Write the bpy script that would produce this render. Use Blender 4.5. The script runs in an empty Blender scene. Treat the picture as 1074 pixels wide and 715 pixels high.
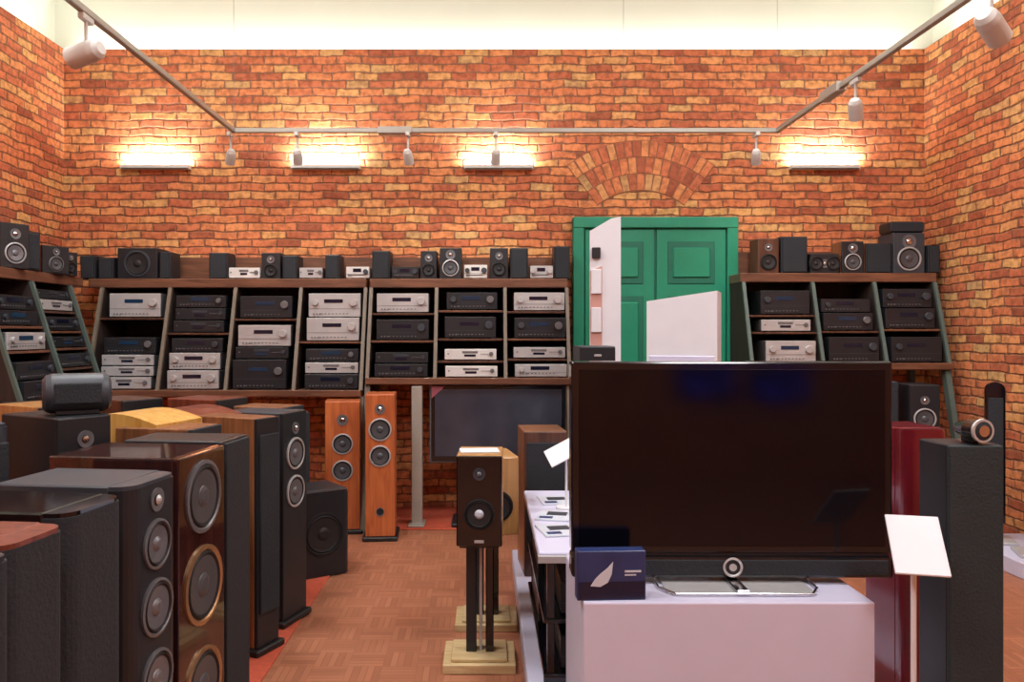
import bpy, bmesh, math, random
from mathutils import Vector, Matrix
random.seed(7)
S=bpy.context.scene
F=835.0; EYE=1.44
def X(px,d): return (px-510)*d/F      # metres across the room for an image pixel column at distance d
def Z(py,d): return EYE-(py-350)*d/F  # metres above floor for an image pixel row at distance d

# ------------------------------------------------------------ materials
def lin(c):
    return tuple(((v/255)/12.92 if v/255<=0.04045 else ((v/255+0.055)/1.055)**2.4) for v in c)+(1,)
M={}
def base(name):
    m=bpy.data.materials.new(name); m.use_nodes=True
    nt=m.node_tree; b=nt.nodes['Principled BSDF']; M[name]=m
    return m,nt,b
def N(nt,t,**k):
    n=nt.nodes.new(t)
    for a,v in k.items(): setattr(n,a,v)
    return n
def mathn(nt,op,a,b=None,c=None):
    n=N(nt,'ShaderNodeMath',operation=op)
    for i,v in enumerate((a,b,c)):
        if v is None: continue
        if isinstance(v,(int,float)): n.inputs[i].default_value=v
        else: nt.links.new(v,n.inputs[i])
    return n.outputs[0]
def ramp(nt,fac,cols,interp='LINEAR'):
    r=N(nt,'ShaderNodeValToRGB'); r.color_ramp.interpolation=interp
    e=r.color_ramp.elements
    while len(e)<len(cols): e.new(0.5)
    for el,(p,c) in zip(e,cols): el.position=p; el.color=c
    nt.links.new(fac,r.inputs[0]); return r.outputs[0]
def plain(name,rgb,rough=0.5,metal=0.0,var=0.06,scale=9,coat=0,bump=0.0,emit=None,es=0,spec=0.5):
    m,nt,b=base(name)
    c=lin(rgb)
    tc=N(nt,'ShaderNodeTexCoord'); no=N(nt,'ShaderNodeTexNoise'); no.inputs['Scale'].default_value=scale
    no.inputs['Detail'].default_value=4
    nt.links.new(tc.outputs['Object'],no.inputs['Vector'])
    lo=tuple(v*(1-var) for v in c[:3])+(1,); hi=tuple(min(1,v*(1+var)) for v in c[:3])+(1,)
    nt.links.new(ramp(nt,no.outputs['Fac'],[(0.3,lo),(0.7,hi)]),b.inputs['Base Color'])
    b.inputs['Roughness'].default_value=rough; b.inputs['Metallic'].default_value=metal
    b.inputs['Coat Weight'].default_value=coat; b.inputs['Coat Roughness'].default_value=0.08
    b.inputs['Specular IOR Level'].default_value=spec
    if bump:
        bp=N(nt,'ShaderNodeBump'); bp.inputs['Strength'].default_value=bump; bp.inputs['Distance'].default_value=0.01
        n2=N(nt,'ShaderNodeTexNoise'); n2.inputs['Scale'].default_value=scale*12
        nt.links.new(tc.outputs['Object'],n2.inputs['Vector'])
        nt.links.new(n2.outputs['Fac'],bp.inputs['Height']); nt.links.new(bp.outputs[0],b.inputs['Normal'])
    if emit:
        b.inputs['Emission Color'].default_value=lin(emit); b.inputs['Emission Strength'].default_value=es
    return m
def wood(name,c1,c2,rough=0.4,scale=(14,14,1.2),coat=0.2):
    m,nt,b=base(name)
    tc=N(nt,'ShaderNodeTexCoord'); mp=N(nt,'ShaderNodeMapping'); mp.inputs['Scale'].default_value=scale
    no=N(nt,'ShaderNodeTexNoise'); no.inputs['Scale'].default_value=2.5; no.inputs['Detail'].default_value=7; no.inputs['Distortion'].default_value=0.8
    nt.links.new(tc.outputs['Object'],mp.inputs[0]); nt.links.new(mp.outputs[0],no.inputs['Vector'])
    nt.links.new(ramp(nt,no.outputs['Fac'],[(0.32,lin(c1)),(0.68,lin(c2))]),b.inputs['Base Color'])
    b.inputs['Roughness'].default_value=rough; b.inputs['Coat Weight'].default_value=coat
    return m
plain('black',(30,33,38),0.42); plain('black_gloss',(15,15,19),0.12,coat=0.4); plain('charcoal',(54,60,68),0.45)
plain('grille',(34,39,45),0.8,bump=0.3); plain('grille_teal',(38,50,54),0.75,bump=0.3)
plain('silver',(188,189,190),0.4,0.3); plain('white_gear',(214,213,210),0.4); plain('silver_dark',(112,114,118),0.4,0.4)
plain('chrome',(205,205,210),0.15,1.0); plain('gold',(186,150,112),0.35,0.8); plain('cone_black',(30,30,33),0.55)
plain('cone_grey',(84,86,90),0.4,0.3); plain('cone_silver',(118,120,126),0.4,0.5); plain('rubber',(14,14,15),0.7)
plain('display',(16,34,52),0.15,emit=(70,130,180),es=0.06); plain('display_dim',(20,26,46),0.12)
plain('dark_plinth',(30,28,28),0.5); plain('white_paint',(208,208,232),0.35,var=0.02); plain('white_mat',(222,224,230),0.5,var=0.02)
plain('lamp_white',(205,205,200),0.4); plain('grey_frame',(112,102,88),0.5); plain('green_grey',(82,98,92),0.5)
plain('track_grey',(168,164,154),0.4,0.2); plain('plasma_grey',(58,62,74),0.12,var=.25,scale=3)
plain('plaster',(216,222,208),0.9,var=0.02,scale=2); plain('ceiling_white',(225,225,220),0.9,var=0.02)
plain('green_door',(28,140,108),0.4,var=0.08,scale=4); plain('green_dark',(22,110,88),0.45)
plain('tv_screen',(7,8,15),0.10,coat=0.0,spec=0.4); plain('tv_frame',(16,17,22),0.14,coat=0.4)
plain('blue_box',(44,58,104),0.3,var=0.3,scale=6); plain('blue_dark',(18,24,52),0.3); plain('pale',(200,208,220),0.4)
plain('red_carpet',(188,82,56),0.85,var=0.12,scale=30,bump=0.2); plain('pink',(160,90,104),0.5)
plain('red_lacquer',(112,26,38),0.18,coat=0.5,var=0.1)
plain('tube_glow',(255,255,250),0.4,emit=(255,248,232),es=9)
plain('fill_panel_glow',(255,255,250),0.4,emit=(255,250,240),es=2)  # glowing face of the added ceiling fill panels
plain('pinkish',(198,150,140),0.6)
wood('walnut',(62,38,28),(98,62,46)); wood('shelf_wood',(88,56,42),(126,84,62),scale=(1.2,14,14))
wood('rack_back',(36,26,24),(56,40,34),0.7,coat=0); wood('orange_wood',(164,82,42),(200,112,62)); wood('brown_wood',(112,72,46),(148,98,64))
wood('yellow_wood',(186,140,66),(214,172,96)); wood('light_wood',(186,160,112),(212,190,144),scale=(2,12,12))
wood('rosewood',(38,20,20),(66,32,28),0.12,coat=0.6); wood('red_brown',(92,44,34),(128,64,46)); wood('honey',(160,116,66),(188,144,90))
# cloudy blue glow of the added screens, meant for reflections in the TV
m,nt,b=base('blue_glow'); tc=N(nt,'ShaderNodeTexCoord'); no=N(nt,'ShaderNodeTexNoise'); no.inputs['Scale'].default_value=7
nt.links.new(tc.outputs['Object'],no.inputs['Vector']); nt.links.new(ramp(nt,no.outputs['Fac'],[(.42,(0,0,.02,1)),(.62,(.02,.06,1,1))]),b.inputs['Emission Color'])
b.inputs['Emission Strength'].default_value=1.1; b.inputs['Base Color'].default_value=(0,0,.02,1)

# brick wall
def brickmat():
    m,nt,b=base('brick'); L=nt.links.new
    g=N(nt,'ShaderNodeNewGeometry'); no=N(nt,'ShaderNodeTexNoise'); no.inputs['Scale'].default_value=5; no.inputs['Detail'].default_value=3
    L(g.outputs['Position'],no.inputs['Vector'])
    sp=N(nt,'ShaderNodeSeparateXYZ'); L(g.outputs['Position'],sp.inputs[0])
    sc=N(nt,'ShaderNodeSeparateColor'); L(no.outputs['Color'],sc.inputs[0])
    u=mathn(nt,'ADD',mathn(nt,'ADD',sp.outputs[0],sp.outputs[1]),mathn(nt,'MULTIPLY',sc.outputs[0],0.06))
    v=mathn(nt,'ADD',sp.outputs[2],mathn(nt,'MULTIPLY',sc.outputs[1],0.045))
    vv=mathn(nt,'DIVIDE',v,0.066); row=mathn(nt,'FLOOR',vv); fz=mathn(nt,'FRACT',vv)
    wn0=N(nt,'ShaderNodeTexWhiteNoise',noise_dimensions='1D'); L(row,wn0.inputs['W'])
    off=mathn(nt,'ADD',mathn(nt,'MULTIPLY',mathn(nt,'MODULO',row,2),0.5),mathn(nt,'MULTIPLY',wn0.outputs[0],0.4))
    c=mathn(nt,'ADD',mathn(nt,'DIVIDE',u,0.2),off); cid=mathn(nt,'FLOOR',c); fx=mathn(nt,'FRACT',c)
    cb=N(nt,'ShaderNodeCombineXYZ'); L(cid,cb.inputs[0]); L(row,cb.inputs[1])
    wn=N(nt,'ShaderNodeTexWhiteNoise',noise_dimensions='3D'); L(cb.outputs[0],wn.inputs['Vector'])
    dx=mathn(nt,'MULTIPLY',mathn(nt,'MINIMUM',fx,mathn(nt,'SUBTRACT',1.0,fx)),0.2)
    dz=mathn(nt,'MULTIPLY',mathn(nt,'MINIMUM',fz,mathn(nt,'SUBTRACT',1.0,fz)),0.066)
    d=mathn(nt,'MINIMUM',dx,dz)
    n3=N(nt,'ShaderNodeTexNoise'); n3.inputs['Scale'].default_value=26; n3.inputs['Detail'].default_value=5
    L(g.outputs['Position'],n3.inputs['Vector'])
    d2=mathn(nt,'ADD',d,mathn(nt,'MULTIPLY',mathn(nt,'SUBTRACT',n3.outputs['Fac'],0.5),0.018))
    mr=N(nt,'ShaderNodeMapRange'); mr.inputs['From Min'].default_value=0.002; mr.inputs['From Max'].default_value=0.010
    L(d2,mr.inputs['Value'])
    big=N(nt,'ShaderNodeTexNoise'); big.inputs['Scale'].default_value=1.6; L(g.outputs['Position'],big.inputs['Vector'])
    t=mathn(nt,'ADD',mathn(nt,'MULTIPLY',wn.outputs[0],0.7),mathn(nt,'MULTIPLY',big.outputs['Fac'],0.3))
    col=ramp(nt,t,[(0.10,lin((158,86,58))),(0.26,lin((200,112,74))),(0.46,lin((220,134,84))),(0.66,lin((228,150,94))),(0.8,lin((226,172,106))),(0.92,lin((198,162,112)))])
    mul=N(nt,'ShaderNodeMix',data_type='RGBA',blend_type='MULTIPLY'); mul.inputs[0].default_value=1
    L(col,mul.inputs[6]); L(ramp(nt,n3.outputs['Fac'],[(0.3,(0.58,0.52,0.5,1)),(0.6,(1,1,1,1))]),mul.inputs[7])
    mx=N(nt,'ShaderNodeMix',data_type='RGBA'); L(mr.outputs[0],mx.inputs[0]); mx.inputs[6].default_value=lin((138,92,66))
    L(mul.outputs[2],mx.inputs[7]); L(mx.outputs[2],b.inputs['Base Color'])
    b.inputs['Roughness'].default_value=0.85
    bp=N(nt,'ShaderNodeBump'); bp.inputs['Strength'].default_value=0.8; bp.inputs['Distance'].default_value=0.012
    L(mathn(nt,'ADD',mr.outputs[0],mathn(nt,'MULTIPLY',n3.outputs['Fac'],0.6)),bp.inputs['Height']); L(bp.outputs[0],b.inputs['Normal'])
    # voussoirs share the palette
    m,nt,b=base('arch_brick'); L=nt.links.new; g=N(nt,'ShaderNodeNewGeometry')
    n3=N(nt,'ShaderNodeTexNoise'); n3.inputs['Scale'].default_value=26; n3.inputs['Detail'].default_value=5
    L(g.outputs['Position'],n3.inputs['Vector'])
    mul=N(nt,'ShaderNodeMix',data_type='RGBA',blend_type='MULTIPLY'); mul.inputs[0].default_value=1
    L(ramp(nt,g.outputs['Random Per Island'],[(0,lin((164,90,62))),(0.3,lin((200,114,76))),(0.6,lin((218,136,86))),(.85,lin((224,156,98))),(1,lin((200,160,106)))]),mul.inputs[6])
    L(ramp(nt,n3.outputs['Fac'],[(0.3,(0.58,0.52,0.5,1)),(0.6,(1,1,1,1))]),mul.inputs[7]); L(mul.outputs[2],b.inputs['Base Color'])
    b.inputs['Roughness'].default_value=0.85
brickmat()
plain('mortar',(142,94,68),0.9,var=.2,scale=20)
# parquet
def parquet():
    m,nt,b=base('parquet'); L=nt.links.new
    g=N(nt,'ShaderNodeNewGeometry'); sp=N(nt,'ShaderNodeSeparateXYZ'); L(g.outputs['Position'],sp.inputs[0])
    a=0.15
    cx=mathn(nt,'FLOOR',mathn(nt,'DIVIDE',sp.outputs[0],a)); cy=mathn(nt,'FLOOR',mathn(nt,'DIVIDE',sp.outputs[1],a))
    chk=mathn(nt,'MODULO',mathn(nt,'ABSOLUTE',mathn(nt,'ADD',cx,cy)),2)
    mxu=N(nt,'ShaderNodeMix',data_type='FLOAT'); L(chk,mxu.inputs[0]); L(sp.outputs[0],mxu.inputs[2]); L(sp.outputs[1],mxu.inputs[3])
    s=mathn(nt,'DIVIDE',mxu.outputs[0],a/5); sid=mathn(nt,'FLOOR',s); fs=mathn(nt,'FRACT',s)
    cb=N(nt,'ShaderNodeCombineXYZ'); L(cx,cb.inputs[0]); L(cy,cb.inputs[1]); L(sid,cb.inputs[2])
    wn=N(nt,'ShaderNodeTexWhiteNoise',noise_dimensions='3D'); L(cb.outputs[0],wn.inputs['Vector'])
    col=ramp(nt,wn.outputs[0],[(0,lin((156,98,70))),(0.5,lin((166,106,76))),(1,lin((176,115,84)))])
    e=mathn(nt,'MINIMUM',fs,mathn(nt,'SUBTRACT',1.0,fs))
    mr=N(nt,'ShaderNodeMapRange'); mr.inputs['From Min'].default_value=0.02; mr.inputs['From Max'].default_value=0.1; L(e,mr.inputs['Value'])
    mx=N(nt,'ShaderNodeMix',data_type='RGBA'); L(mr.outputs[0],mx.inputs[0]); mx.inputs[6].default_value=lin((142,88,64)); L(col,mx.inputs[7])
    no=N(nt,'ShaderNodeTexNoise'); no.inputs['Scale'].default_value=3; L(g.outputs['Position'],no.inputs['Vector'])
    mul=N(nt,'ShaderNodeMix',data_type='RGBA',blend_type='MULTIPLY'); mul.inputs[0].default_value=1; L(mx.outputs[2],mul.inputs[6])
    L(ramp(nt,no.outputs['Fac'],[(0.3,(0.88,0.88,0.88,1)),(0.7,(1,1,1,1))]),mul.inputs[7])
    L(mul.outputs[2],b.inputs['Base Color']); b.inputs['Roughness'].default_value=0.5
parquet()

# ------------------------------------------------------------ mesh builder
class MB:
    def __init__(s): s.v=[];s.f=[];s.m=[];s.sm=[];s.mats=[]
    def mi(s,n):
        if n not in s.mats: s.mats.append(n)
        return s.mats.index(n)
    def raw(s,vs,fs,mat,smooth=False):
        o=len(s.v); s.v+= [tuple(v) for v in vs]; k=s.mi(mat)
        for f in fs: s.f.append([i+o for i in f]); s.m.append(k); s.sm.append(smooth)
    def box(s,c,sz,mat,bev=0.003,rot=None,seg=1):
        bm=bmesh.new(); bmesh.ops.create_cube(bm,size=1)
        for v in bm.verts: v.co=Vector((v.co.x*sz[0],v.co.y*sz[1],v.co.z*sz[2]))
        bev=min(bev,min(sz)*0.3)
        if bev>0.0004: bmesh.ops.bevel(bm,geom=bm.edges[:],offset=bev,segments=seg,affect='EDGES',profile=0.5)
        bm.verts.index_update()
        R=rot if rot else Matrix.Identity(3)
        s.raw([R@v.co+Vector(c) for v in bm.verts],[[v.index for v in f.verts] for f in bm.faces],mat); bm.free()
    def bx(s,x0,x1,y0,y1,z0,z1,mat,bev=0.003,**k):
        s.box(((x0+x1)/2,(y0+y1)/2,(z0+z1)/2),(abs(x1-x0),abs(y1-y0),abs(z1-z0)),mat,bev,**k)
    def lathe(s,c,axis,prof,mats,seg=28):
        q=Vector((0,0,1)).rotation_difference(Vector(axis).normalized()); c=Vector(c)
        if isinstance(mats,str): mats=[mats]*(len(prof)-1)
        for i in range(len(prof)-1):
            (r0,h0),(r1,h1)=prof[i],prof[i+1]; vs=[]
            for r,h in ((r0,h0),(r1,h1)):
                for k in range(seg):
                    a=2*math.pi*k/seg; vs.append(c+q@Vector((r*math.cos(a),r*math.sin(a),h)))
            fs=[[k,(k+1)%seg,seg+(k+1)%seg,seg+k] for k in range(seg)]
            if r0<1e-6: fs=[[0,seg+(k+1)%seg,seg+k] for k in range(seg)]
            if r1<1e-6: fs=[[k,(k+1)%seg,seg] for k in range(seg)]
            s.raw(vs,fs,mats[i],True)
    def cyl(s,c,axis,r,h,mat,seg=20):
        b=min(r,h)*0.12
        s.lathe(c,axis,[(0,0),(r-b,0),(r,b),(r,h-b),(r-b,h),(0,h)],mat,seg)
    def rod(s,a,b,r,mat,seg=10):
        a=Vector(a);b=Vector(b); s.cyl(a,b-a,r,(b-a).length,mat,seg)
    def prism(s,poly,h0,h1,mat,plane='XY',smooth=False):
        n=len(poly)
        def P(p,h):
            return (p[0],p[1],h) if plane=='XY' else ((h,p[0],p[1]) if plane=='YZ' else (p[0],h,p[1]))
        vs=[P(p,h0) for p in poly]; vs2=[P(p,h1) for p in poly]
        s.raw(vs,[list(range(n))],mat); s.raw(vs2,[list(range(n))],mat)
        s.raw(vs+vs2,[[i,(i+1)%n,n+(i+1)%n,n+i] for i in range(n)],mat,smooth)
    def make(s,name,loc=(0,0,0),rz=0,rx=0):
        me=bpy.data.meshes.new(name); me.from_pydata(s.v,[],s.f)
        for n in s.mats: me.materials.append(M[n])
        me.polygons.foreach_set('material_index',s.m); me.polygons.foreach_set('use_smooth',s.sm)
        bm=bmesh.new(); bm.from_mesh(me)
        bmesh.ops.recalc_face_normals(bm,faces=bm.faces[:]); bm.to_mesh(me); bm.free()
        o=bpy.data.objects.new(name,me); S.collection.objects.link(o)
        o.location=loc; o.rotation_euler=(math.radians(rx),0,math.radians(rz)); return o

def driver(mb,x,y,z,r,cone='cone_black',ring='rubber',cap=None,phase=False):
    cap=cap or cone
    mb.lathe((x,y,z),(0,-1,0),[(r,0),(r,.007),(.9*r,.009),(.86*r,.004),(.8*r,.010),(.73*r,.005),(.3*r,.0015),(.28*r,.004),(.18*r,.010),(0,.013)],
        [ring,ring,ring,'rubber','rubber',cone,cap,cap,cap])
def tweeter(mb,x,y,z,r,ring='silver_dark',dome='chrome'):
    mb.lathe((x,y,z),(0,-1,0),[(r,0),(r,.005),(.5*r,.003),(.42*r,.007),(.2*r,.013),(0,.015)],[ring,ring,'rubber',dome,dome])

# speaker: local front = -Y, footprint centred, z from 0
def speaker(name,fx,fy,w,d,h,yaw,body,baffle,drv,z0=0,plinth=False,round_=0,top=None):
    mb=MB(); b0=0
    if plinth:
        mb.bx(-w/2-.02,w/2+.02,-d/2-.02,d/2+.02,0,.03,'dark_plinth',.006); b0=.03
    if round_:
        n=6; poly=[(-w/2,d/2),(-w/2,-d/2+round_)]
        for k in range(1,n): 
            a=math.pi+ (math.pi/2)*k/n; poly.append((-w/2+round_+round_*math.cos(a),-d/2+round_+round_*math.sin(a)))
        poly.append((-w/2+round_,-d/2)); poly.append((w/2-round_,-d/2))
        for k in range(1,n):
            a=-math.pi/2+(math.pi/2)*k/n; poly.append((w/2-round_+round_*math.cos(a),-d/2+round_+round_*math.sin(a)))
        poly+=[(w/2,-d/2+round_),(w/2,d/2)]
        split=-d/2+max(.06,round_)
        mb.prism(poly,b0,h-.012,baffle)
        mb.bx(-w/2-.002,w/2+.002,split,d/2+.002,b0,h,body,.004)
        pin=[(p[0]*.97,p[1]*.985) for p in poly]; mb.prism(pin,h-.012,h-.002,top or body)
        yf=-d/2
    else:
        mb.bx(-w/2,w/2,-d/2+.018,d/2,b0,h,body,.004)
        mb.bx(-w/2+.001,w/2-.001,-d/2,-d/2+.022,b0+.002,h-.002,baffle,.005,seg=2)
        yf=-d/2
    for q in drv:
        kind,zz,r=q[0],q[1]*h if q[1]<=1.0 else q[1],q[2]
        dx=q[4] if len(q)>4 else 0
        if kind=='w': driver(mb,dx,yf,zz,r,*(q[3] if len(q)>3 and q[3] else ()))
        elif kind=='t': tweeter(mb,dx,yf,zz,r,*(q[3] if len(q)>3 and q[3] else ()))
        elif kind=='g': mb.bx(-w/2+.012,w/2-.012,yf-.012,yf+.002,zz-r,zz+r,'grille',.006,seg=2)
        elif kind=='l': mb.bx(-.02,.02,yf-.003,yf,zz-.006,zz+.006,'silver',.001)
        elif kind=='p': mb.lathe((0,yf,zz),(0,-1,0),[(r,0),(r,.004),(.8*r,.003),(0,.001)],['silver_dark','silver_dark','rubber'])
    mb.bx(-.04,.04,d/2,d/2+.006,b0+.1*h,b0+.1*h+.06,'rubber',.002)
    t=math.radians(yaw); cx=fx-math.sin(t)*d/2; cy=fy+math.cos(t)*d/2
    return mb.make(name,(cx,cy,z0),yaw)

# ------------------------------------------------------------ room
XL,XR,YB,YF,ZB,ZC=-3.5,3.63,6.6,-3.0,3.80,4.6
def room():
    m=MB(); m.bx(XL-.4,XR+.4,YF-.4,YB+.5,-.1,0,'parquet',0); m.make('floor')
    m=MB(); m.bx(XL-.4,XR+.4,YF-.4,YB+.5,ZC,ZC+.1,'ceiling_white',0); m.make('ceiling')
    m=MB(); m.bx(XL-.4,XR+.4,YB,YB+.4,0,ZB,'brick',0); m.bx(XL-.4,XR+.4,YB+.16,YB+.4,ZB,ZC,'plaster',0); m.make('wall_back')
    m=MB(); m.bx(XL-.4,XL,YF,YB,0,ZB,'brick',0); m.bx(XL-.4,XL-.16,YF,YB+.16,ZB,ZC,'plaster',0); m.make('wall_left')
    m=MB(); m.bx(XR,XR+.4,YF,YB,0,ZB,'brick',0); m.bx(XR+.16,XR+.4,YF,YB+.16,ZB,ZC,'plaster',0); m.make('wall_right')
    m=MB(); m.bx(XL-.4,XR+.4,YF-.3,YF,0,ZC,'brick',0); m.make('wall_front')
    m=MB(); m.bx(XL+.01,-.93,1.0,5.0,0.0,.008,'red_carpet',.003); m.make('carpet_runner')
    m=MB(); m.bx(XL+.01,.45,5.85,YB-.01,0.0,.008,'red_carpet',.003); m.make('carpet_runner')
room()
# relieving arch: radial bricks a few mm proud of the wall
m=MB()
cxA=X(672,YB); zt=Z(147,YB); R=1.0; cz=zt-R; half=math.radians(38)
out=[(cxA+R*math.sin(a),cz+R*math.cos(a)) for a in [(-half+2*half*k/24) for k in range(25)]]
r2=R-.42
inn=[(cxA+r2*math.sin(a),cz+r2*math.cos(a)) for a in [(half-2*half*k/24) for k in range(25)]]
m.prism(out+inn,YB-.003,YB-.001,'mortar','XZ')
for ring in range(3):
    r1=R-.006-ring*.138; r0=r1-.130; n=int(2*half*(r0+.06)/.066)
    for k in range(n):
        a=-half+2*half*(k+.5)/n+random.uniform(-.003,.003); rm=(r0+r1)/2; wv=2*half*rm/n*random.uniform(.8,.88)
        m.box((cxA+rm*math.sin(a),YB-.004,cz+rm*math.cos(a)),(wv,.004,r1-r0),'arch_brick',.001,rot=Matrix.Rotation(a,3,'Y'))
m.make('brick_arch')

# door
m=MB(); x0,x1=X(600,YB),X(771,YB); zt=Z(229,YB)
m.bx(x0,x1,YB-.05,YB-.001,0,zt,'green_dark',.004)
for a,b_ in((x0,x0+.09),(x1-.09,x1)): m.bx(a,b_,YB-.09,YB-.04,0,zt,'green_door',.006)
m.bx(x0,x1,YB-.095,YB-.04,zt-.09,zt,'green_door',.006)
xm=(x0+x1)/2
for a,b_ in((x0+.1,xm-.01),(xm+.01,x1-.1)):
    m.bx(a,b_,YB-.07,YB-.04,.01,zt-.1,'green_door',.003)
    for z0,z1 in((.15,.85),(1.0,1.75),(1.85,zt-.2)):
        m.bx(a+.09,b_-.09,YB-.078,YB-.06,z0,z1,'green_dark',.004)
        m.bx(a+.13,b_-.13,YB-.092,YB-.06,z0+.05,z1-.05,'green_door',.012)
m.rod((xm+.06,YB-.07,1.05),(xm+.06,YB-.13,1.05),.012,'chrome'); m.rod((xm+.06,YB-.125,1.05),(xm+.17,YB-.125,1.05),.01,'chrome')
m.make('door_1')

# ------------------------------------------------------------ racks + components
def yf(z): return -(0.38+0.32*(1.83-z))
def component(name,w,h,d,kind):
    """local: front face at y=-d, back y=0, base z=0, centred x"""
    mb=MB(); silver=kind.startswith('s'); white=kind.startswith('w')
    body='silver_dark' if silver else('white_gear' if white else 'black'); face='silver' if silver else('white_gear' if white else 'black')
    ft=.008
    for sx in(-1,1):
        for yy in(-d+.04,-.04): mb.cyl((sx*(w/2-.05),yy,0),(0,0,1),.018,ft+.001,'rubber',10)
    mb.bx(-w/2,w/2,-d+.012,0,ft,h,body,.003); mb.bx(-w/2,w/2,-d,-d+.014,ft,h-.001,face,.003)
    ff=-d; btn='silver_dark'
    r=random.random(); r2=random.random()
    if h>.095:
        zc=ft+(h-ft)*.66
        mb.bx(-w*.2,w*.16,ff-.003,ff+.002,zc-.012,zc+.016,'display' if r<.35 else 'display_dim',.001)
        if r2<.7: mb.cyl((w*.36,ff,zc-.01),(0,-1,0),min(.03,h*.2),.022,face if silver else ('silver_dark' if r<.3 else 'charcoal'),18)
        if r2>.45 : mb.cyl((-w*.37,ff,zc-.01),(0,-1,0),min(.024,h*.17),.02,face if silver else 'charcoal',18)
        for k in range(8): mb.bx(-w*.26+k*w*.07,-w*.26+k*w*.07+.012,ff-.004,ff+.002,ft+.02,ft+.027,btn,.001)
        for k in range(3): mb.cyl((w*(-.4+.06*k),ff,ft+.022),(0,-1,0),.006,.008,btn,10)
        mb.bx(-w*.49,w*.49,ff-.0015,ff+.001,ft+(h-ft)*.33,ft+(h-ft)*.35,'charcoal' if not silver else 'silver_dark',0)
    else:
        zc=(ft+h)/2+.004
        mb.bx(-w*.16,w*.14,ff-.003,ff+.002,zc+.004,zc+(h-ft)*.26,'charcoal' if not silver and not white else 'silver_dark',.001)
        mb.bx(-w*.12,w*.10,ff-.003,ff+.002,zc-(h-ft)*.26,zc-.004,'display' if r<.35 else 'display_dim',.001)
        mb.cyl((w*.4,ff,zc),(0,-1,0),min(.016,h*.24),.012,btn if (silver or white) else 'charcoal',16)
        mb.cyl((-w*.43,ff,zc),(0,-1,0),.006,.005,btn,10)
        for k in range(5): mb.bx(w*.19+k*w*.035,w*.19+k*w*.035+.008,ff-.004,ff+.002,zc-.004,zc+.002,btn,.0008)
    return mb.make(name)
def cname(h,w): 
    return 'av_receiver' if h>.13 else ('stereo_amplifier' if h>.095 else ('cd_player' if h>.075 else 'dvd_player'))
def place(o,rackrot,wx,wy,lx,ly,z):
    if rackrot==0: o.location=(wx+lx,wy+ly,z)
    else:
        o.location=(wx-ly,wy+lx,z); o.rotation_euler[2]=math.radians(90)
def rack(wx,wy,rot,x0,x1,zt,zb,uprights,bays,xtop0=None,xtop1=None,board=True,legs=True,upmat='grey_frame'):
    mb=MB(); xt0=xtop0 if xtop0 is not None else x0; xt1=xtop1 if xtop1 is not None else x1
    mb.bx(xt0,xt1,yf(zt)-.03,-.01,zt-.07,zt,'shelf_wood',.004)
    mb.bx(x0,x1,yf(zb)-.03,-.01,zb-.05,zb,'shelf_wood',.004)
    mb.bx(x0,x1,-.03,-.012,zb,zt-.06,'rack_back',.001)
    if board: mb.bx(xt0,xt1,-.045,-.012,zt,zt+.20,'shelf_wood',.003)
    for u in uprights:
        poly=[(yf(zb),zb),(-.03,zb),(-.03,zt-.07),(yf(zt-.07),zt-.07)]
        mb.prism(poly,u-.012,u+.012,'rack_back','YZ')
        poly=[(yf(zb)-.025,zb),(yf(zb)+.0,zb),(yf(zt-.07)+.0,zt-.07),(yf(zt-.07)-.025,zt-.07)]
        mb.prism(poly,u-.013,u+.013,upmat,'YZ')
    if legs:
        for u in (uprights[0],uprights[-1]):
            poly=[(yf(0)+.1,0),(yf(0)+.16,0),(yf(zb-.05)+.08,zb-.05),(yf(zb-.05)+.02,zb-.05)]
            mb.prism(poly,u-.02,u+.02,upmat,'YZ'); mb.bx(u-.02,u+.02,-.08,-.02,0,zb-.05,upmat,.003)
    for (bc,bw,items) in bays:
        top=zb
        bl=max([u for u in uprights if u<bc],default=x0); br=min([u for u in uprights if u>bc],default=x1)
        for (z,h,k) in items:
            if z-top<.035: z=top
            else: mb.bx(bl+.012,br-.012,yf(z)-.0,-.03,z-.016,z,'shelf_wood' if random.random()<.5 else 'walnut',.002)
            h=min(h,zt-.075-z)
            d=min(-yf(z)-.05,.36)
            o=component(cname(h,bw),bw,h,d,k)
            place(o,rot,wx,wy,bc+random.uniform(-.006,.006),yf(z)+.01+d,z)
            top=z+h
    return mb.make('audio_shelf_unit',(wx,wy,0),90 if rot else 0)
def bay(l,r,lst,d=6.07):
    out=[]
    for (t,b,k) in sorted(lst,key=lambda q:-q[1]):
        out.append((Z(b,d),(b-t)*d/F,k))
    return ((X(l,d)+X(r,d))/2,min((r-l)*d/F,.44),out)
D=6.07
left=[bay(110,164,[(307,333,'s'),(352,370,'d'),(371,383,'s'),(384,395,'s'),(396,409,'s')]),
 bay(180,233,[(306,320,'d'),(321,334,'d'),(336,349,'d'),(351,366,'d'),(369,387,'s'),(389,409,'s')]),
 bay(249,304,[(310,334,'d'),(337,360,'s'),(363,376,'d'),(377,408,'d')]),
 bay(322,377,[(304,330,'s'),(333,358,'s'),(361,375,'d'),(378,390,'s'),(392,408,'d')])]
mid=[bay(394,449,[(307,328,'s'),(335,357,'d'),(365,377,'d'),(378,392,'d')]),
 bay(467,521,[(306,325,'d'),(332,355,'d'),(366,378,'w'),(379,391,'w')]),
 bay(539,593,[(306,326,'s'),(333,355,'d'),(364,376,'s'),(377,391,'s')])]
right=[bay(801,853,[(304,330,'d'),(335,348,'s'),(355,378,'s')]),
 bay(867,919,[(310,325,'d'),(328,347,'d'),(350,377,'d')]),
 bay(933,985,[(299,320,'d'),(323,345,'d'),(349,376,'d')])]
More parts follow.
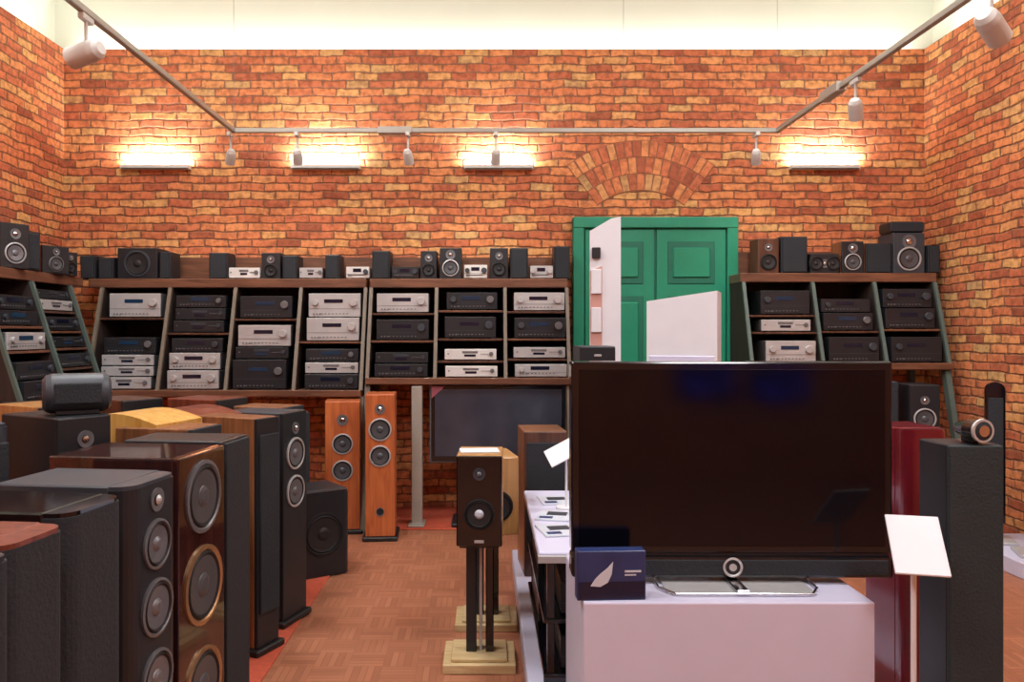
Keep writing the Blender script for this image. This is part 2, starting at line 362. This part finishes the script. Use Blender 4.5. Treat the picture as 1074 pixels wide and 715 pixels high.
ups=lambda L:[X(p,D) for p in L]
ZT=1.87
rack(0,YB,0,X(97,D),X(383,D)-.012,ZT,1.02,ups([99,172,242,312,381]),left,xtop0=-3.1)
rack(0,YB,0,X(385,D),X(600,D)-.02,ZT,1.11,ups([387,457,530,596]),mid)
rack(0,YB,0,X(783,D),X(994,D),1.915,1.22,ups([786,860,926,991]),right,upmat='green_grey')
lw=[(5.15,.43,[(1.01,.13,'d'),(1.16,.12,'d'),(1.33,.12,'s'),(1.49,.10,'d'),(1.61,.10,'d')]),
    (5.67,.43,[(1.01,.14,'d'),(1.2,.1,'d'),(1.34,.08,'d'),(1.46,.1,'d'),(1.6,.08,'s'),(1.69,.07,'d')])]
rack(XL,0,1,4.85,5.94,1.87,1.01,[4.87,5.42,5.92],lw,xtop1=6.13,xtop0=4.75,board=False,upmat='green_grey')

def small(l,r,t,b,zt,drv='2',body='black',baf='black',d=6.27,dep=.2,name='bookshelf_speaker'):
    w=(r-l)*d/F; h=(b-t)*d/F; x=X((l+r)/2,d); 
    D_={'2':[('w',.32,min(w*.40,h*.25)),('t',.74,min(w*.24,.03))],'0':[('g',.5,h*.46),('l',.1,0)],
        '1':[('w',.5,min(w,h)*.42,('cone_black','charcoal'))],
        'r':[('w',.36,w*.38,('cone_grey','silver')),('t',.78,w*.22)],
        'c':[('w',.5,h*.36,None,-w*.3),('w',.5,h*.36,None,w*.3),('t',.5,h*.22)]}[drv]
    dr=[]
    for q in D_:
        q=list(q)
        if len(q)<4:q.append(None)
        if len(q)<5:q.append(0)
        dr.append(tuple(q))
    return speaker(name,x,d,w,dep,h,0,body,baf,dr,z0=zt)
for a in [(84,100,266,291,'0'),(103,119,268,291,'0'),(219,239,263,291,'0'),(274,294,263,291,'2'),(296,312,266,291,'0'),
          (341,356,265,291,'0'),(390,409,261,291,'0'),(441,458,261,291,'2'),(461,484,258,291,'r'),
          (514,533,258,291,'2'),(535,554,258,291,'0'),(581,598,256,291,'0')]:
    small(a[0],a[1],a[2],a[3],ZT,a[4])
small(123,165,258,291,ZT,'1',dep=.24,name='subwoofer')
small(167,179,262,291,ZT,'0')
def mini(l,r,t,b,zt,k,d=6.25):
    w=(r-l)*d/F; o=component('compact_amplifier',w,(b-t)*d/F,.18,k); o.location=(X((l+r)/2,d),d+.18,zt)
for a in [(240,272,279,291,'w'),(314,338,279,291,'s'),(363,387,278,291,'w'),(411,439,278,291,'d'),(487,511,276,291,'w'),(556,580,277,291,'s')]:
    mini(*a[:4],ZT,a[4])
small(795,817,249,286,1.915,'2',body='walnut',baf='walnut'); small(819,847,247,286,1.915,'0'); small(850,880,265,286,1.915,'c')
small(883,906,252,286,1.915,'r',body='brown_wood'); small(908,935,254,286,1.915,'0',body='brown_wood')
small(937,970,241,284,1.915,'r',body='charcoal',baf='charcoal',dep=.24); small(973,986,254,284,1.915,'0')
mb=MB(); w=.27; hh=.09
mb.bx(-w/2,w/2,-.1,.1,0,hh,'black',.02,seg=3); mb.bx(-w/2+.012,w/2-.012,-.108,-.09,.008,hh-.008,'grille',.01,seg=2)
mb.make('center_speaker',(X(951,6.3),6.385,1.915+43*6.27/F+.001))
# left wall top
speaker('bookshelf_speaker',-3.10,5.24,.19,.28,.30,60,'black','black',[('w',.34,.07,('cone_silver','silver')),('t',.76,.035)],z0=1.87)
speaker('bookshelf_speaker',-3.11,5.44,.14,.26,.27,66,'black','black',[('g',.5,.12)],z0=1.87)
speaker('bookshelf_speaker',-3.08,5.70,.20,.26,.20,60,'red_brown','black',[('w',.35,.055,('cone_grey','silver_dark')),('t',.78,.025)],z0=1.87)
speaker('bookshelf_speaker',-3.09,5.92,.12,.24,.18,66,'black','black',[('w',.35,.04),('t',.76,.02)],z0=1.87)

# ------------------------------------------------------------ under the shelves
W2=('cone_grey','silver')
speaker('tower_speaker',X(360,5.75),5.72,.25,.30,.955,8,'orange_wood','orange_wood',[('t',.86,.04),('w',.68,.075,W2),('w',.48,.075,W2)],plinth=True)
speaker('tower_speaker',X(401,5.65),5.53,.205,.28,1.02,4,'orange_wood','orange_wood',[('t',.90,.035),('w',.76,.08,W2),('w',.58,.075,W2),('p',.2,.03)],plinth=True)
m=MB(); m.bx(-.04,.04,-.03,.03,0,1.04,'track_grey',.004); m.bx(-.06,.06,-.10,.10,0,.015,'track_grey',.004)
m.make('support_post',(X(437,5.95),5.99,.008))
m=MB()
w=X(597,5.85)-X(449,5.85); z0,z1=Z(490,5.85),Z(405,5.85)
m.bx(-w/2,w/2,-.04,.04,z0,z1,'silver_dark',.008,seg=2); m.bx(-w/2+.012,w/2-.012,-.046,-.03,z0+.012,z1-.012,'tv_frame',.003)
m.bx(-w/2+.04,w/2-.04,-.049,-.04,z0+.05,z1-.04,'plasma_grey',.001)
m.prism([(-w/2+.015,z1-.015),(-w/2+.12,z1-.015),(-w/2+.015,z1-.11)],-.0515,-.05,'pink','XZ')
m.bx(-.18,.18,-.03,.03,.03,z0,'black',.004); m.bx(-.35,.35,-.17,.17,0,.03,'black',.01)
m.make('plasma_television',(X(523,5.85),6.05,.008))
speaker('tower_speaker',X(962,5.7),5.6,.2,.3,1.08,-8,'black','black',[('t',.9,.03),('w',.78,.075,W2),('w',.6,.075,W2)],plinth=True)
speaker('tower_speaker',X(925,5.7),5.65,.18,.3,1.10,-8,'charcoal','grille',[('g',.5,.5)],plinth=True)
speaker('tower_speaker',X(320,5.5),5.25,.2,.3,.92,40,'black','grille',[('l',.1,0)],plinth=True)

# ------------------------------------------------------------ left row of towers
c=.008
speaker('tower_speaker',-.845,1.30,.20,.34,1.05,80,'black','grille',[('l',.1,0)],z0=c,round_=.03)
speaker('tower_speaker',-.865,1.54,.185,.36,1.045,84,'red_brown','grille',[('l',.08,0)],z0=c,round_=.04)
speaker('tower_speaker',-.885,1.82,.22,.42,1.045,83,'black_gloss','grille',[('l',.08,0)],z0=c,round_=.045)
CS=('cone_silver','silver_dark')
speaker('tower_speaker',-.895,2.16,.25,.38,1.04,83,'charcoal','black',[('t',.945,.032,('silver_dark','silver')),('w',.83,.068,CS),('w',.665,.078,CS),('w',.48,.078,CS)],z0=c,round_=.05)
speaker('tower_speaker',-.90,2.53,.31,.42,1.06,83,'rosewood','rosewood',[('w',.865,.115,('cone_grey','silver_dark')),('w',.60,.125,('cone_grey','gold')),('w',.3,.12,('cone_grey','gold')),('p',.1,.04)],z0=c)
speaker('tower_speaker',-.90,2.86,.22,.36,1.06,84,'black','black',[('g',.52,.5)],z0=c,plinth=True)
speaker('tower_speaker',-1.12,3.20,.22,.34,1.06,78,'brown_wood','grille',[('l',.08,0)],z0=c,plinth=True)
speaker('tower_speaker',-.985,3.60,.15,.36,1.055,66,'brown_wood','black',[('g',.55,.4)],z0=c,plinth=True)
speaker('tower_speaker',-.955,3.98,.22,.34,1.045,72,'charcoal','black',[('t',.92,.03),('w',.8,.08,('cone_silver','silver')),('w',.62,.08,('cone_silver','silver'))],z0=c,plinth=True)
speaker('tower_speaker',-1.04,4.32,.20,.32,1.04,72,'brown_wood','grille',[('l',.08,0)],z0=c)
speaker('subwoofer',-.96,4.70,.34,.34,.50,35,'black','black',[('w',.5,.13,('cone_black','rubber'))],z0=c,round_=.04)
# second row
speaker('tower_speaker',-1.40,2.78,.20,.34,1.145,60,'black','black',[('t',.93,.03),('w',.82,.07,('cone_grey','silver_dark')),('w',.66,.07,('cone_grey','silver_dark'))],z0=c)
speaker('tower_speaker',-1.58,2.42,.26,.36,1.15,55,'charcoal','charcoal',[('g',.6,.4)],z0=c,round_=.04)
speaker('tower_speaker',-1.95,2.95,.24,.34,1.15,45,'black','black',[('w',.82,.08),('w',.6,.08)],z0=c)
m=MB(); m.lathe((-.11,0,.074),(1,0,0),[(0,0),(.05,.0),(.064,.01),(.071,.028),(.071,.192),(.064,.21),(.05,.22),(0,.22)],'charcoal',28)
m.box((0,0,.008),(.14,.10,.016),'black',.003); m.box((0,-.064,.076),(.15,.02,.075),'grille',.008,seg=2)
m.make('center_speaker',(-1.47,2.86,1.146+c),30)
def curved_top(name,x,y,h,yaw,mat,w=.3,d=.4):
    m=MB(); n=10; poly=[]
    for k in range(n+1):
        t=k/n; poly.append((-d/2+d*t, h-.04+.04*math.sin(math.pi*t)))
    poly=[(-d/2,0)]+poly+[(d/2,0)]
    m.prism(poly,-w/2,w/2,mat,'YZ'); m.box((0,-d/2-.006,h*.5),(w*.86,.014,h*.86),'grille',.005)
    m.box((0,0,.01),(w+.04,d+.04,.02),'dark_plinth',.004); m.make(name,(x,y,.008),yaw)
curved_top('tower_speaker',-1.46,3.35,1.11,75,'yellow_wood',.30,.40)
curved_top('tower_speaker',-1.44,3.85,1.08,75,'red_brown',.3,.4)
speaker('tower_speaker',-1.38,4.35,.25,.34,1.08,70,'red_brown','black',[('w',.8,.08)],z0=c,plinth=True)
speaker('tower_speaker',-1.85,4.3,.25,.34,1.08,60,'walnut','black',[('w',.8,.08),('w',.6,.08)],z0=c,plinth=True)
speaker('tower_speaker',-1.95,3.7,.25,.36,1.10,60,'honey','black',[('w',.8,.08),('w',.6,.08)],z0=c,plinth=True)
speaker('tower_speaker',-2.35,4.3,.25,.36,1.05,50,'black','grille',[('l',.1,0)],z0=c,plinth=True)
speaker('tower_speaker',-2.55,3.7,.26,.36,1.0,50,'charcoal','black',[('w',.8,.09),('w',.6,.09)],z0=c,plinth=True)

# ------------------------------------------------------------ speakers on stands, centre
def stand(x,y,yaw=0,two=True):
    m=MB()
    m.box((0,0,.02),(.31,.27,.04),'light_wood',.003); m.box((0,.0,.048),(.24,.22,.016),'light_wood',.003)
    m.box((-.035,0,.29),(.045,.07,.47),'black',.004); m.box((.045,0,.29),(.035,.07,.47),'black_gloss',.004)
    m.box((.006,.012,.29),(.014,.05,.47),'silver',.002); m.box((0,0,.532),(.17,.20,.014),'black',.003)
    return m.make('speaker_stand',(x,y,0),yaw)
stand(-.03,3.5)
speaker('bookshelf_speaker',-.03,3.36,.195,.28,.385,-2,'honey','black_gloss',[('t',.8,.026,('charcoal','silver_dark')),('w',.36,.066,('cone_black','rubber','pale')),('l',.06,0)],z0=.540)
o=stand(.0,3.98,0); o.scale=(.98,1,.86)
speaker('bookshelf_speaker',.055,3.84,.21,.30,.38,10,'honey','honey',[('t',.8,.028),('w',.38,.075)],z0=.465)
m=MB(); m.box((0,0,.003),(.17,.12,.004),'white_mat',.0005); m.make('leaflet',(-.03,3.5,.925),5)

# ------------------------------------------------------------ right island
m=MB(); m.bx(.16,1.35,2.99,4.95,0,.10,'white_paint',.006); m.make('display_plinth')
m=MB()
x0,x1,y0,y1=.20,.80,3.02,4.22
m.bx(x0,x1,y0,y1,.575,.61,'white_paint',.004); m.bx(x0-.004,x0+.5,y0-.012,y0+.01,.572,.60,'silver',.002)
m.bx(x0+.02,x1-.02,y0+.03,y1-.02,0.10,.135,'black_gloss',.004); m.bx(x0+.02,x1-.02,y0+.03,y1-.02,.33,.345,'black_gloss',.002)
m.bx(x1-.04,x1-.02,y0+.03,y1-.02,.13,.575,'black',.002)
for yy in(y0+.06,(y0+y1)/2,y1-.06):
    m.bx(x0+.035,x0+.065,yy-.02,yy+.02,.13,.575,'black_gloss',.003)
m.bx(x0+.04,x0+.055,y0+.62,y1-.04,.13,.575,'walnut',.002)
m.make('media_sideboard')
for z,k in((.136,'d'),(.346,'d')):
    o=component('av_receiver',.40,.13,.34,k); o.location=(.49,3.07+.36,z)
for px,py,r in((.30,3.35,10),(.31,3.62,-12),(.34,3.95,5)):
    m=MB(); m.box((0,0,.004),(.15,.2,.008),'pale',.001); m.box((.01,.02,.0095),(.09,.06,.003),'charcoal',.0005); m.box((-.03,-.06,.0095),(.06,.03,.003),'blue_box',.0005); m.make('brochure',(px,py,.61),r)
m=MB(); m.cyl((0,0,0),(0,0,1),.05,.012,'white_mat'); m.rod((0,0,.01),(0,0,.26),.006,'white_mat')
m.box((0,0,.28),(.20,.13,.006),'white_mat',.002,rot=Matrix.Rotation(math.radians(-28),3,'Y')@Matrix.Rotation(math.radians(30),3,'X')); m.make('label_stand',(.38,3.78,.61))
speaker('tower_speaker',.33,4.40,.24,.34,.80,4,'brown_wood','walnut',[('g',.55,.3),('l',.9,0)],z0=.10)
speaker('tower_speaker',.625,4.46,.20,.34,1.27,0,'charcoal','black',[('g',.5,.5),('l',.96,0)],z0=.10)
# TV cabinet
m=MB(); x0,x1,y0,y1,zt=X(612,2.4),X(918,2.4),2.4,2.93,.63
m.bx(x0,x1,y0,y1,.03,zt,'white_paint',.005,seg=2); m.bx(x0+.02,x1-.02,y0+.03,y1-.02,0,.035,'silver_dark',.002)
m.make('tv_cabinet')
# TV
m=MB(); w=1.04; zb,ztv=Z(604,2.6),Z(379,2.6); zs=Z(575,2.6)
m.bx(-w/2,w/2,-.035,.045,zs-.012,ztv,'tv_frame',.006,seg=2)
m.bx(-w/2+.025,w/2-.025,-.038,-.03,zs+.012,ztv-.025,'tv_screen',.001)
m.bx(-w/2+.022,w/2-.022,.04,.09,zb+.05,ztv-.08,'black',.02,seg=2)
m.bx(-w/2,w/2,-.045,.05,zb,zs-.02,'tv_frame',.01,seg=2); m.bx(-w/2+.02,w/2-.02,-.049,-.03,zb+.012,zs-.03,'grille',.002)
m.bx(-w/2+.01,w/2-.01,-.03,.04,zs-.022,zs-.01,'black',0)
m.lathe((0,-.045,(zb+zs)/2-.008),(0,-1,0),[(.032,0),(.032,.006),(.027,.008),(.024,.005),(.012,.005),(.012,.007),(0,.008)],['black','silver','silver','black','silver','silver'])
zc=.6305
m.box((0,.02,(zb+.05+zc)/2),(.12,.05,zb+.05-zc),'chrome',.004)
pts=[(-.25,.08),(-.25,-.10),(-.21,-.165),(.21,-.165),(.25,-.10),(.25,.08)]
for a,b_ in zip(pts,pts[1:]): m.rod((a[0],a[1],zc+.007),(b_[0],b_[1],zc+.007),.004,'chrome')
m.box((0,-.04,zc+.0035),(.46,.22,.005),'silver',.001)
m.box((0,-.07,zc+.012),(.04,.18,.010),'chrome',.004)
m.make('television',(X(766,2.6),2.62,0),-.6)
# blue product box
m=MB(); w,h=.21,.15
m.bx(-w/2,w/2,-.025,.025,0,h,'blue_box',.002); m.bx(-w/2+.004,w/2-.004,-.0262,-.024,.004,h*.38,'blue_dark',.0003)
m.prism([(-.065,.045),(-.035,.042),(-.012,.055),(.0,.08),(.004,.118),(-.012,.10),(-.035,.082),(-.052,.065)],-.0275,-.026,'pale','XZ')
m.bx(.04,.09,-.0275,-.026,.085,.091,'pale',0); m.bx(.04,.075,-.0275,-.026,.075,.079,'pale',0)
m.make('product_box',(X(640,2.44),2.445,.63),3)
# label stand right
m=MB(); m.cyl((0,0,0),(0,0,1),.11,.015,'silver_dark'); m.rod((0,0,.01),(0,0,.80),.008,'white_mat')
m.box((.01,0,.825),(.145,.19,.008),'white_mat',.002,rot=Matrix.Rotation(math.radians(-14),3,'Z')@Matrix.Rotation(math.radians(48),3,'X')); m.make('label_stand',(X(962,2.3),2.32,0))
# right towers
speaker('tower_speaker',X(1025,2.5),2.50,.175,.17,1.09,2,'black','grille_teal',[('l',.05,0)],plinth=True)
m=MB(); m.lathe((0,-.08,0),(0,1,0),[(0,0),(.018,.0),(.03,.004),(.037,.004),(.038,.012),(.034,.06),(.02,.11),(.004,.14),(0,.14)],['chrome','grille','silver','silver','black_gloss','black_gloss','black_gloss','black_gloss'],24)
m.box((0,-.02,-.03),(.03,.06,.026),'black',.006); m.make('tweeter_pod',(X(1019,2.55),2.58,1.09+.044),8)
speaker('tower_speaker',X(970,2.9),2.88,.17,.26,1.095,4,'red_lacquer','red_lacquer',[('l',.06,0)],plinth=True,round_=.04)
# white display pieces in front of the door
m=MB(); h1=Z(222,4.95)
m.prism([(-.10,0),(.10,0),(.10,h1),(.04,h1-.01),(-.10,h1-.09)],-.03,.03,'white_mat','XZ')
m.bx(-.17,.17,-.2,.2,0,.03,'white_mat',.004)
m.prism([(-.095,.9),(-.02,.9),(-.02,1.88),(-.095,1.85)],-.034,-.028,'pinkish','XZ')
for z in(.95,1.2,1.45,1.7): m.bx(-.09,-.025,-.05,-.03,z,z+.16,'white_mat',.003)
m.bx(-.085,-.03,-.055,-.03,1.93,2.00,'black',.004)
m.make('display_column',(X(641,4.95),5.2,0),-8)
m=MB(); ht=Z(303,4.8)
m.prism([(-.22,0),(.22,0),(.22,ht),(-.22,ht-.06)],-.13,.13,'white_mat','XZ'); m.bx(-.20,.20,-.14,-.125,.1,1.3,'white_paint',.004)
m.bx(-.24,.24,-.15,.15,0,.02,'silver_dark',.003)
m.make('display_cabinet',(X(726,4.98),5.18,0),-22)
# slim panel speakers near right wall
m=MB(); m.bx(3.14,3.60,4.55,5.35,0,.10,'white_paint',.006); m.make('display_plinth')
def slim(x,y,yaw,h=1.06):
    m=MB(); m.box((0,0,.01),(.22,.22,.02),'silver',.004); m.box((0,.02,h*.5),(.03,.03,h*.9),'silver',.004)
    n=8; poly=[(-.055,.12)]; poly+= [(.055,.12)]
    for k in range(n+1): a=math.pi*k/n; poly.append((.055*math.cos(a),h-.055+.055*math.sin(a)))
    m.prism(poly,-.02,.02,'black_gloss','XZ'); m.box((0,-.022,h*.55),(.085,.008,h*.7),'grille',.003); m.make('panel_speaker',(x,y,.10),yaw)
slim(3.29,5.15,-20,1.03); slim(3.33,4.82,-20,1.05)

# ------------------------------------------------------------ lighting track
TZ=2.92; TX0,TX1,TY=-1.84,2.12,5.8
m=MB()
def tb(a,b): m.bx(a[0],b[0],a[1],b[1],TZ-.016,TZ+.016,'track_grey',.003)
tb((TX0-.016,TY-.016),(TX1+.016,TY+.016)); tb((TX0-.016,-1),(TX0+.016,TY-.016)); tb((TX1-.016,-1),(TX1+.016,TY-.016))
for x in(TX0,1.0,TX1): m.rod((x,TY,TZ),(x,TY,ZC),.0015,'silver_dark',6)
for x in(TX0,TX1):
    for y in(3.2,1.0,-.8): m.rod((x,y,TZ),(x,y,ZC),.0015,'silver_dark',6)
m.bx(TX0+1.05,TX0+1.30,TY-.03,TY+.03,TZ-.025,TZ+.025,'track_grey',.004)
m.bx(TX1-.03,TX1+.03,4.75,5.0,TZ-.03,TZ+.03,'track_grey',.004)
m.make('lighting_track')
def spot(x,y,yaw,tilt,r=.05,l=.17,en=25):
    m=MB(); m.box((0,0,-.032),(.03,.1,.03),'lamp_white',.004); m.rod((0,0,-.04),(0,0,-.15),.008,'lamp_white')
    ax=Vector((math.cos(math.radians(yaw))*math.cos(math.radians(tilt)),math.sin(math.radians(yaw))*math.cos(math.radians(tilt)),-math.sin(math.radians(tilt))))
    c=Vector((0,0,-.19)); m.lathe(c-ax*l/2,ax,[(0,0),(r*.6,0),(r*.9,.02),(r,.05),(r,l),(r*.85,l),(r*.75,l-.03),(0,l-.03)],['lamp_white']*5+['silver_dark','tube_glow'],24)
    o=m.make('track_spotlight',(x,y,TZ-.0))
    L=bpy.data.lights.new('spot','SPOT'); L.energy=en; L.spot_size=math.radians(85); L.spot_blend=.8; L.shadow_soft_size=.04; L.color=(1,.94,.85)
    lo=bpy.data.objects.new('lamp_beam',L); S.collection.objects.link(lo); lo.parent=o
    lo.location=c+ax*(l/2+.005); lo.rotation_euler=ax.to_track_quat('-Z','Y').to_euler()
spot(TX0,3.66,165,12); spot(TX1,3.34,35,25); spot(TX1,4.57,60,50,.04,.12)
for px,ya in((242,120),(312,95),(428,80),(520,95),(793,70)): spot(X(px,TY),TY,ya,50,.035,.11,en=12)
# wall uplights
for px in(160,340,523,868):
    x=X(px,6.5); z=Z(176,6.5); m=MB(); w=.56
    m.bx(-w/2,w/2,-.06,.0,0,.012,'lamp_white',.003); m.bx(-w/2,w/2,-.06,-.05,0,.035,'lamp_white',.003)
    for sx in(-1,1): m.bx(sx*w/2-.004,sx*w/2+.004,-.06,0,0,.035,'lamp_white',.001)
    m.rod((-w/2+.02,-.03,.028),(w/2-.02,-.03,.028),.010,'tube_glow',12)
    o=m.make('wall_uplight',(x,YB-.004,z))
    L=bpy.data.lights.new('up','AREA'); L.shape='RECTANGLE'; L.size=w-.04; L.size_y=.04; L.energy=15; L.color=(1,.97,.9)
    lo=bpy.data.objects.new('tube_light',L); S.collection.objects.link(lo); lo.parent=o; lo.location=(0,-.055,.045); lo.rotation_euler=(math.radians(180-28),0,0)
# cove strips
def cove(name,loc,length,rz):
    m=MB(); m.bx(-length/2,length/2,-.02,.02,0,.015,'tube_glow',.002); o=m.make(name,loc,rz)
    L=bpy.data.lights.new('cove','AREA'); L.shape='RECTANGLE'; L.size=length; L.size_y=.05; L.energy=2.4*length; L.color=(1,1,.97)
    lo=bpy.data.objects.new('strip_light',L); S.collection.objects.link(lo); lo.parent=o; lo.location=(0,0,.02); lo.rotation_euler=(math.radians(180),0,0)
cove('cove_light_strip',((XL+XR)/2,YB+.08,ZB),7.0,0)
cove('cove_light_strip',(XL-.08,(YB+YF)/2,ZB),9.2,90); cove('cove_light_strip',(XR+.08,(YB+YF)/2,ZB),9.2,90)
# unseen ceiling panels, added as fill light for the whole room
for x in(-1.8,1.9):
    for y in(-.8,1.8,4.2):
        m=MB(); m.bx(-.45,.45,-.45,.45,-.04,0,'lamp_white',.005); m.bx(-.42,.42,-.42,.42,-.045,-.038,'fill_panel_glow',.001)
        o=m.make('ceiling_fill_panel',(x,y,ZC))
        L=bpy.data.lights.new('pan','AREA'); L.shape='SQUARE'; L.size=.8; L.energy=66; L.color=(.98,.98,1.0)
        lo=bpy.data.objects.new('fill_light',L); S.collection.objects.link(lo); lo.parent=o; lo.location=(0,0,-.06)
# unseen glowing screens added behind the viewer for blue reflections in the TV
for x,z in((2.1,1.0),(2.85,.95)):
    m=MB(); m.box((0,0,0),(.6,.05,.42),'black',.006); m.box((0,.027,0),(.54,.004,.36),'blue_glow',.001); m.make('reflection_screen',(x,YF+.03,z))

# ------------------------------------------------------------ camera / colour
cam=bpy.data.cameras.new('camera'); co=bpy.data.objects.new('camera',cam); S.collection.objects.link(co)
co.location=(0,0,EYE); co.rotation_euler=(math.radians(90),0,0)
cam.sensor_width=36; cam.lens=F/1074*36; cam.shift_x=27/1074; cam.shift_y=-7.5/1074; cam.clip_start=.05
S.camera=co
w=bpy.data.worlds.new('world'); S.world=w; w.use_nodes=True; w.node_tree.nodes['Background'].inputs[0].default_value=(.8,.85,.9,1); w.node_tree.nodes['Background'].inputs[1].default_value=.3
S.view_settings.view_transform='Standard'; S.view_settings.exposure=0
